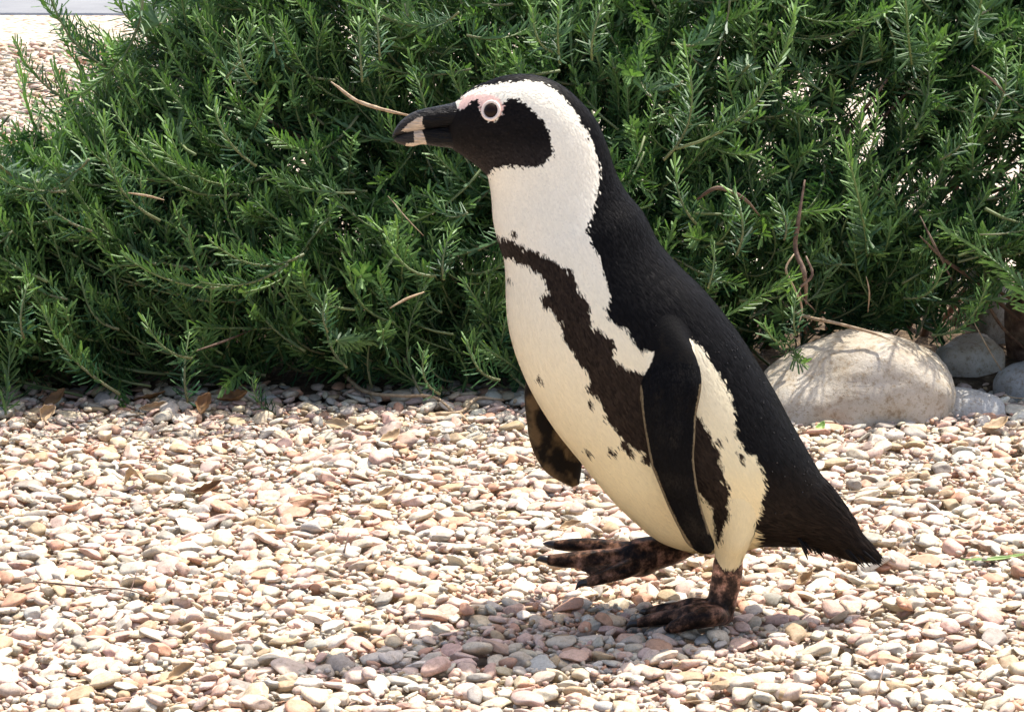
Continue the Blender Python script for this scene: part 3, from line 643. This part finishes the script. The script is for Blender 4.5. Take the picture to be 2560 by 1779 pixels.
FACE = [(1144, 272), (1157, 275), (1166, 266), (1176, 253), (1194, 249), (1199, 263), (1204, 285), (1216, 300), (1232, 304), (1248, 293), (1259, 272), (1256, 260), (1263, 250), (1282, 244), (1301, 253), (1320, 266), (1339, 285), (1357, 304), (1371, 325), (1376, 351), (1384, 376), (1373, 394), (1361, 410), (1326, 418), (1295, 416), (1263, 416), (1238, 421), (1226, 432), (1218, 442), (1150, 430), (1050, 380), (1080, 260), (1134, 258)]
PINK = [(1144, 271), (1150, 254), (1162, 244), (1180, 238), (1201, 235), (1232, 238), (1250, 248), (1260, 269), (1250, 285), (1230, 304), (1208, 292), (1199, 263), (1194, 249), (1176, 253), (1166, 266), (1157, 275)]
SPOTS = [(1350, 950, 5, 14, .5), (1469, 1132, 5, 13, .6), (1529, 1130, 7, 12, .6), (1573, 1131, 8, 13, .4), (1800, 1107, 8, 13, .4), (1852, 1144, 6, 14, .4), (1274, 700, 3, 9, .2), (1285, 588, 7, 9, 0), (1478, 1010, 6, 12, .3), (1560, 1112, 9, 12, .5), (1612, 1150, 9, 12, .5)]
BLK = np.array((.0042, .0039, .0040)); BRN = np.array((.023, .0155, .011)); FAC = np.array((.0075, .006, .0055)); WHT = np.array((.90, .845, .70)); PNK = np.array((.80, .54, .46))
def pattern(V, jit):
    A = V.copy(); A[:, 1] = -np.abs(A[:, 1]); q = proj(A)+rng.normal(0, jit, (len(V), 2))
    n = np.array([noise.noise((v[0]*9, v[1]*9, v[2]*9)) for v in V]) if len(V) < 300000 else np.zeros(len(V))
    col = WHT*(1+.05*n[:, None]); warm = np.clip((.42-V[:, 2])/.25, 0, 1)[:, None]; col = col*(1-warm*np.array([.01, .09, .33]))
    dirt = np.clip((.16-V[:, 2])/.1, 0, 1)[:, None]; col = col*(1-dirt*np.array([.10, .13, .18]))
    m = inpoly(q, BAND); col[m] = BRN
    for x, y, a, b, r in SPOTS:
        d = q-(x, y); c, s = math.cos(r), math.sin(r); u = (d[:, 0]*c-d[:, 1]*s)/a; v = (d[:, 0]*s+d[:, 1]*c)/b; col[u*u+v*v < 1] = BRN*1.5
    m = inpoly(q, BACK); col[m] = BLK; br = np.clip((q[:, 1]-1150)/150, 0, 1)[:, None]*m[:, None]; col = col*(1-br)+br*BRN*.65*m[:, None]
    m = inpoly(q, FACE); col[m] = FAC; ch = (np.clip((q[:, 1]-345)/60, 0, 1)*m)[:, None]; col = col*(1+1.8*ch)
    m = inpoly(q, PINK); col[m] = PNK
    return col
BV = get_co(bme); dist = {k: np.empty(len(BV)) for k in trees}
for i, v in enumerate(BV):
    vv = Vector(v)
    for k, t in trees.items():
        h = t.find_nearest(vv, .02); dist[k][i] = h[3] if h[0] is not None else 1
# where a limb leaves the trunk the trunk's colour gives way to the limb's
reg = np.zeros(len(BV), int); names = list(trees); best = dist["body"].copy()
for n_, k in enumerate(names):
    if k == "body": continue
    m = (dist[k] < dist["body"]-.0008) & (dist[k] < best); reg[m] = n_; best[m] = dist[k][m]
col = pattern(BV, 1.0); skin = (reg == names.index("skin")).astype(float)
q = proj(BV)
for k, ll, tt in (("flipn", LEAD, TRAIL), ("flipf", LEAD2, TRAIL2)):
    m = reg == names.index(k); idx = np.where(m)[0]; W = BV[idx]; qq = q[idx]
    n1 = np.array([noise.fractal((v[0]*55, v[1]*55, v[2]*38), 1, 2, 4) for v in W]); n2 = np.array([noise.noise((v[0]*260, v[1]*260, v[2]*200)) for v in W])
    if k == "flipn":
        c = BLK*1.0+np.clip(n1, 0, 1)[:, None]*np.array((.012, .009, .005))
        e = np.minimum(distline(qq, ll[4:-1]), distline(qq, tt[4:-2])); mm2 = (e < 4.5) & (n2 > -.35) & (qq[:, 1] > 960); c[mm2] = (.26, .20, .115)
    else:
        e = distline(qq, ll); g = np.clip(.5+n1*1.5+n2*.4-.25*np.exp(-((e-48)/16)**2)*3, 0, 1)[:, None]
        c = (1-g)*np.array((.010, .008, .006))+g*np.array((.115, .078, .040))
    col[idx] = c
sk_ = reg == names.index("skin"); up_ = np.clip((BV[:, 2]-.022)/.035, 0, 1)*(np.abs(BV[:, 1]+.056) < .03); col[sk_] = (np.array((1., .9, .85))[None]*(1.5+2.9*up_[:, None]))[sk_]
th = reg == names.index("thigh"); col[th] = pattern(BV[th], 2)
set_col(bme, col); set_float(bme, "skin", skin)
def mat_plumage():
    m, t, b = mat("penguin_plumage", .6, .06); co = coords(t); c = attr(t, "Col"); sk = attr(t, "skin", "Fac")
    f = ramp(t, nz(t, co, 420, 3), [(.3, (.86,)*3), (.7, (1.08,)*3)]); c = mix(t, 1, c, f, 'MULTIPLY')
    mot = ramp(t, nz(t, co, 75, 6, .62), [(.36, (.006, .005, .0045)), (.48, (.022, .014, .010)), (.58, (.10, .058, .038)), (.72, (.25, .15, .11))])
    g = N(t, "ShaderNodeSeparateXYZ"); t.links.new(N(t, "ShaderNodeNewGeometry").outputs["Position"], g.inputs[0])
    mot2 = mix(t, 1, mot, ramp(t, nz(t, co, 420, 3), [(.3, (.6,)*3), (.7, (1.2,)*3)]), 'MULTIPLY')
    mot2 = mix(t, 1, mot2, attr(t, "Col"), 'MULTIPLY'); t.links.new(mix(t, sk, c, mot2), b.inputs["Base Color"])
    r = N(t, "ShaderNodeMapRange"); t.links.new(sk, r.inputs[0]); r.inputs[3].default_value = .55; r.inputs[4].default_value = .34; t.links.new(r.outputs[0], b.inputs["Roughness"])
    bump(t, b, nz(t, co, 330, 5, .65), .35, .0012)
    b.inputs["Sheen Weight"].default_value = .0
    return m
def mat_feather():
    m, t, b = mat("penguin_feathers", .5, .07); c = attr(t, "Col"); t.links.new(c, b.inputs["Base Color"]); return m
M_PLUM, M_FEA = mat_plumage(), mat_feather()
body = link("body", bme, peng, M_PLUM)
# contour feathers, each a small blade lying along the body
def feathers(L, n, srange, lenf, wid, trange=None, lift=.02, jit=3.6, colf=None):
    s = rng.uniform(*srange, n*3)
    if callable(L): loft = L
    else:
        loft = lambda a_, b_: loft_pos(L, a_, b_)
        A = L[np.clip((s*(len(L)-1)).astype(int), 0, len(L)-1)]; wgt = np.linalg.norm(A[:, 3:6], axis=1)+A[:, 6]; s = s[rng.random(len(s)) < wgt/wgt.max()]
    s = s[:n]; n = len(s)
    t = rng.uniform(0, 2*math.pi, n) if trange is None else rng.uniform(*trange, n); e = 1e-3
    p = loft(s, t); ds = loft(np.minimum(s+.006, 1), t)-loft(np.maximum(s-.006, 0), t); dt = loft(s, t+.01)-loft(s, t-.01)
    ds /= np.linalg.norm(ds, axis=1)[:, None]+1e-12; nr = np.cross(dt, ds); nr /= np.linalg.norm(nr, axis=1)[:, None]+1e-12
    ctr = loft(s, t+math.pi); sg = np.sign(((p-ctr)*nr).sum(1)); nr *= sg[:, None]
    d = ds+rng.normal(0, .13, (n, 3)); d -= nr*(d*nr).sum(1)[:, None]; d /= np.linalg.norm(d, axis=1)[:, None]
    x = np.cross(d, nr); ln = (lenf(s)*rng.uniform(.7, 1.2, n))[:, None]; w_ = (wid*rng.uniform(.7, 1.2, n))[:, None]
    lf = lift*rng.uniform(.3, 1.3, (n, 1))*ln
    r0 = p+nr*.0000-d*ln*.35; mid = p+nr*(.0002+lf*.45); tip = p+d*ln*.65+nr*lf*.9
    V = np.stack([r0, mid-x*w_, tip, mid+x*w_], 1).reshape(-1, 3); k = np.arange(n)*4
    F = np.stack([k, k+3, k+2, k+1], 1); nn = nr+rng.normal(0, 1, (n, 3))*np.where((pattern(p, 0) if colf is None else BLK+0*p)[:, :1] < .1, .08, .04); nn /= np.linalg.norm(nn, axis=1)[:, None]
    c = (pattern(p, jit) if colf is None else colf(p))*rng.uniform(.94, 1.05, (n, 1))
    c = c*np.where(c[:, :1] < .1, rng.uniform(.35, 1.65, (n, 1)), 1)
    pk = inpoly(proj(np.c_[p[:, 0], -np.abs(p[:, 1]), p[:, 2]]), PINK) if colf is None else np.zeros(n, bool); F = F[~pk]
    return V, F, np.repeat(c, 4, 0), np.repeat(nn, 4, 0)
def flip_col(p):
    c = BLK*(1+np.clip([[noise.fractal((v[0]*50, v[1]*50, v[2]*36), 1, 2, 4)] for v in p], 0, 1)*np.array((2.6, 2.2, 1.4)))
    q_ = proj(p); e = np.minimum(distline(q_, LEAD[4:-1]), distline(q_, TRAIL[4:-2])); m = (e < 4.5) & (q_[:, 1] > 950); c[m] = np.array((.26, .20, .115))*rng.uniform(.5, 1.1, (m.sum(), 1)); return c
def lb(s): return np.interp(s, [0, .10, .22, .4, .8, .93, 1], [.003, .0042, .0065, .009, .011, .016, .020])
sets = [feathers(LB, 70000, (.012, .985), lb, .0011), feathers(LB, 9000, (.80, .995), lambda s: .018+0*s, .0011, None, .10, 3), feathers(LTH, 7000, (.15, .97), lambda s: .009+0*s, .0010), feathers(LTH, 900, (.88, .995), lambda s: .015+0*s, .0011, None, .05),
        feathers(FLNpos, 16000, (.27, .97), lambda s: .0045+0*s, .0008, None, .03, 0, flip_col)]
# ragged lower rim of the tail
V = []; F = []; C = []; Nn = []; o = 0
for v, f, c, n in sets: V.append(v); F.append(f+o); o += len(v); C.append(c); Nn.append(n)
pm = np_mesh("plumage", np.concatenate(V), np.concatenate(F), np.concatenate(C)); pm.shade_smooth()
pm.normals_split_custom_set_from_vertices(np.concatenate(Nn).tolist())
plum = link("plumage", pm, peng, M_FEA, smooth=False); tag(plum, kind="stuff")
# stiff tail feathers
tv, tf, to = [], [], 0
for k in range(110):
    sx = rng.uniform(0, 1); y = rng.normal(0, .012)*(1-.5*sx); a0 = np.array(P(1985+sx*170, 1318+sx*48, 0))+[0, y, 0]; b0 = np.array(P(2015+sx*190+rng.normal(0, 5), 1372+sx*36+rng.normal(0, 6), 0))+[0, y*1.3, 0]
    if b0[0] > P(2206, 1395, 0).x: b0[0] = P(2206, 1395, 0).x
    v, f = tube([a0, a0*.4+b0*.6, b0], [.0024, .0018, .0004], 5, 0); tv.append(v); tf.append(f+to); to += len(v)
tm = np_mesh("tail_feathers", np.concatenate(tv), np.concatenate(tf), np.broadcast_to(BLK*1.3, np.concatenate(tv).shape)); tag(link("tail_feathers", tm, peng, M_FEA), kind="stuff")
# water beads on the back
dv, df, do = [], [], 0; Vi, Fi = ico(1)
ss = rng.uniform(.42, .80, 90); tt = rng.uniform(-1.45, -.25, 90); pp = loft_pos(LB, ss, tt)
ccol = pattern(pp, 0)
for p, c in zip(pp, ccol):
    if c[0] > .1: continue
    c0 = loft_pos(LB, np.array([.6]), np.array([0.]))[0]; v = Vi*rng.uniform(.0005, .0010)+p+np.array([0, -.0012, .0010]); dv.append(v); df.append(Fi+do); do += len(v)
mw, tw, bw = mat("water_bead", .03, .6); bw.inputs["Base Color"].default_value = (.05, .05, .05, 1); bw.inputs["Transmission Weight"].default_value = .6; bw.inputs["IOR"].default_value = 1.33
tag(link("water_beads", np_mesh("water_beads", np.concatenate(dv), np.concatenate(df)), peng, mw), kind="stuff")
# beak
def beak(rows, pats, base, name):
    R = []
    for ax, ay, bx, by, b in rows:
        A, B = np.array(P(ax, ay)), np.array(P(bx, by)); R.append(np.r_[(A+B)/2, (A-B)/2, b])
    L = crom(np.array(R), 130); m = 90; aa = np.linspace(0, 2*math.pi, m, endpoint=False)
    V, F = closed(loft_pos(L, np.repeat(np.linspace(0, 1, 130), m), np.tile(aa, 130)), 130, m)
    A = V.copy(); A[:, 1] = -np.abs(A[:, 1]); qq = proj(A)+rng.normal(0, .6, (len(V), 2)); c = np.tile(np.array(base), (len(V), 1))
    for poly, cc in pats: c[inpoly(qq, poly)] = cc
    return link(name, np_mesh(name, V, F, c), peng, M_BEAK)
def mat_beak():
    m, t, b = mat("beak_horn", .34, .14); co = coords(t); c = attr(t, "Col")
    mp = N(t, "ShaderNodeMapping"); mp.inputs["Scale"].default_value = (90, 300, 420); mp.inputs["Rotation"].default_value = (0, -.22, 0); t.links.new(co, mp.inputs[0])
    n = nz(t, mp.outputs[0], 1, 4); t.links.new(mix(t, 1, c, ramp(t, n, [(.3, (.6,)*3), (.65, (1.15,)*3)]), 'MULTIPLY'), b.inputs["Base Color"]); bump(t, b, n, 1.0, .004); return m
M_BEAK = mat_beak()
HORN = (.62, .50, .38); GREY = (.03, .027, .025)
beak([(1172, 240, 1186, 318, .017), (1142, 254, 1150, 318, .0165), (1091, 266, 1100, 321, .0125), (1053, 274, 1060, 325, .0105), (1025, 285, 1030, 330, .009), (1000, 305, 1005, 335, .007), (986, 325, 988, 341, .0045), (981, 338, 982, 347, .001)],
     [([(960, 260), (1035, 262), (1045, 292), (1003, 328), (1030, 345), (960, 360)], GREY), ([(1003, 328), (1020, 311), (1043, 294), (1057, 292), (1056, 310), (1063, 323), (1030, 332)], HORN)], (.0045, .004, .004), "upper_beak")
beak([(1180, 310, 1162, 384, .015), (1140, 311, 1128, 371, .0145), (1100, 314, 1091, 366, .0112), (1060, 319, 1055, 361, .0094), (1025, 325, 1028, 366, .008), (1003, 335, 1008, 363, .0058), (989, 341, 993, 357, .0036), (984, 346, 985, 351, .001)],
     [([(960, 320), (1045, 320), (1040, 380), (960, 380)], GREY), ([(1034, 326), (1055, 325), (1063, 345), (1070, 375), (1010, 380), (1015, 359), (1036, 357)], HORN)], (.0045, .004, .004), "lower_beak")
# eyes
mE, tE, bE = mat("dark_eye", .12, .12); bE.inputs["Base Color"].default_value = (.016, .008, .006, 1)
mR, tR, bR = mat("pale_eye_ring", .55, .3); bR.inputs["Base Color"].default_value = (.82, .68, .59, 1)
d = ray(1228, 277); hit = trees["body"].ray_cast(CAMP, d.normalized()); ep, en = hit[0], hit[1]
if en.dot(d) > 0: en = -en
for sgn in (1, -1):
    p = Vector((ep.x, ep.y*sgn, ep.z)); n = Vector((en.x, en.y*sgn, en.z)); Rm = n.to_track_quat('Z', 'Y').to_matrix()
    V, F = ico(4); V = V*np.array([.0076, .0076, .0046]); V = V @ np.array(Rm).T+np.array(p)+np.array(n)*.0006
    eye = link("eye", np_mesh("eye", V, F), peng, mE)
    m, k = 48, 14; aa = np.linspace(0, 2*math.pi, m, endpoint=False)[:, None]; bb = np.linspace(0, 2*math.pi, k, endpoint=False)[None]
    r = .0091+.0018*np.cos(bb); X = r*np.cos(aa)*1.0; Yv = r*np.sin(aa)*1.04; Z = .0018*np.sin(bb)+0*aa
    V = np.stack([X, Yv, Z], -1).reshape(-1, 3) @ np.array(Rm).T+np.array(p)+np.array(n)*.0010
    F = grid_faces(m, k); F2_ = np.array([[(m-1)*k+j, (m-1)*k+(j+1) % k, (j+1) % k, j] for j in range(k)])
    rg = link("eye_ring", np_mesh("eye_ring", V, np.r_[F, F2_]), eye, mR); rg.matrix_parent_inverse = Matrix.Identity(4)
# claws
M_CLAW = mat_simple("claw_horn", [(.010, .008, .007), (.03, .022, .018)], 200, .35, .5, 0)
for path, drop_ in ((t1, .004), (t2, .004), (t3, .004), (u1, -.002), (u2, .001), (u3, .004)):
    e = path[-1]; dr = (path[-1]-path[-2]).normalized(); e2 = e+dr*.013-Vector((0, 0, drop_)); e1 = e+dr*.007+Vector((0, 0, .0012))
    V, F = tube([e-dr*.003, e1, e2], [.0048, .0036, .0004], 10); link("claw", np_mesh("claw", V, F), peng, M_CLAW)
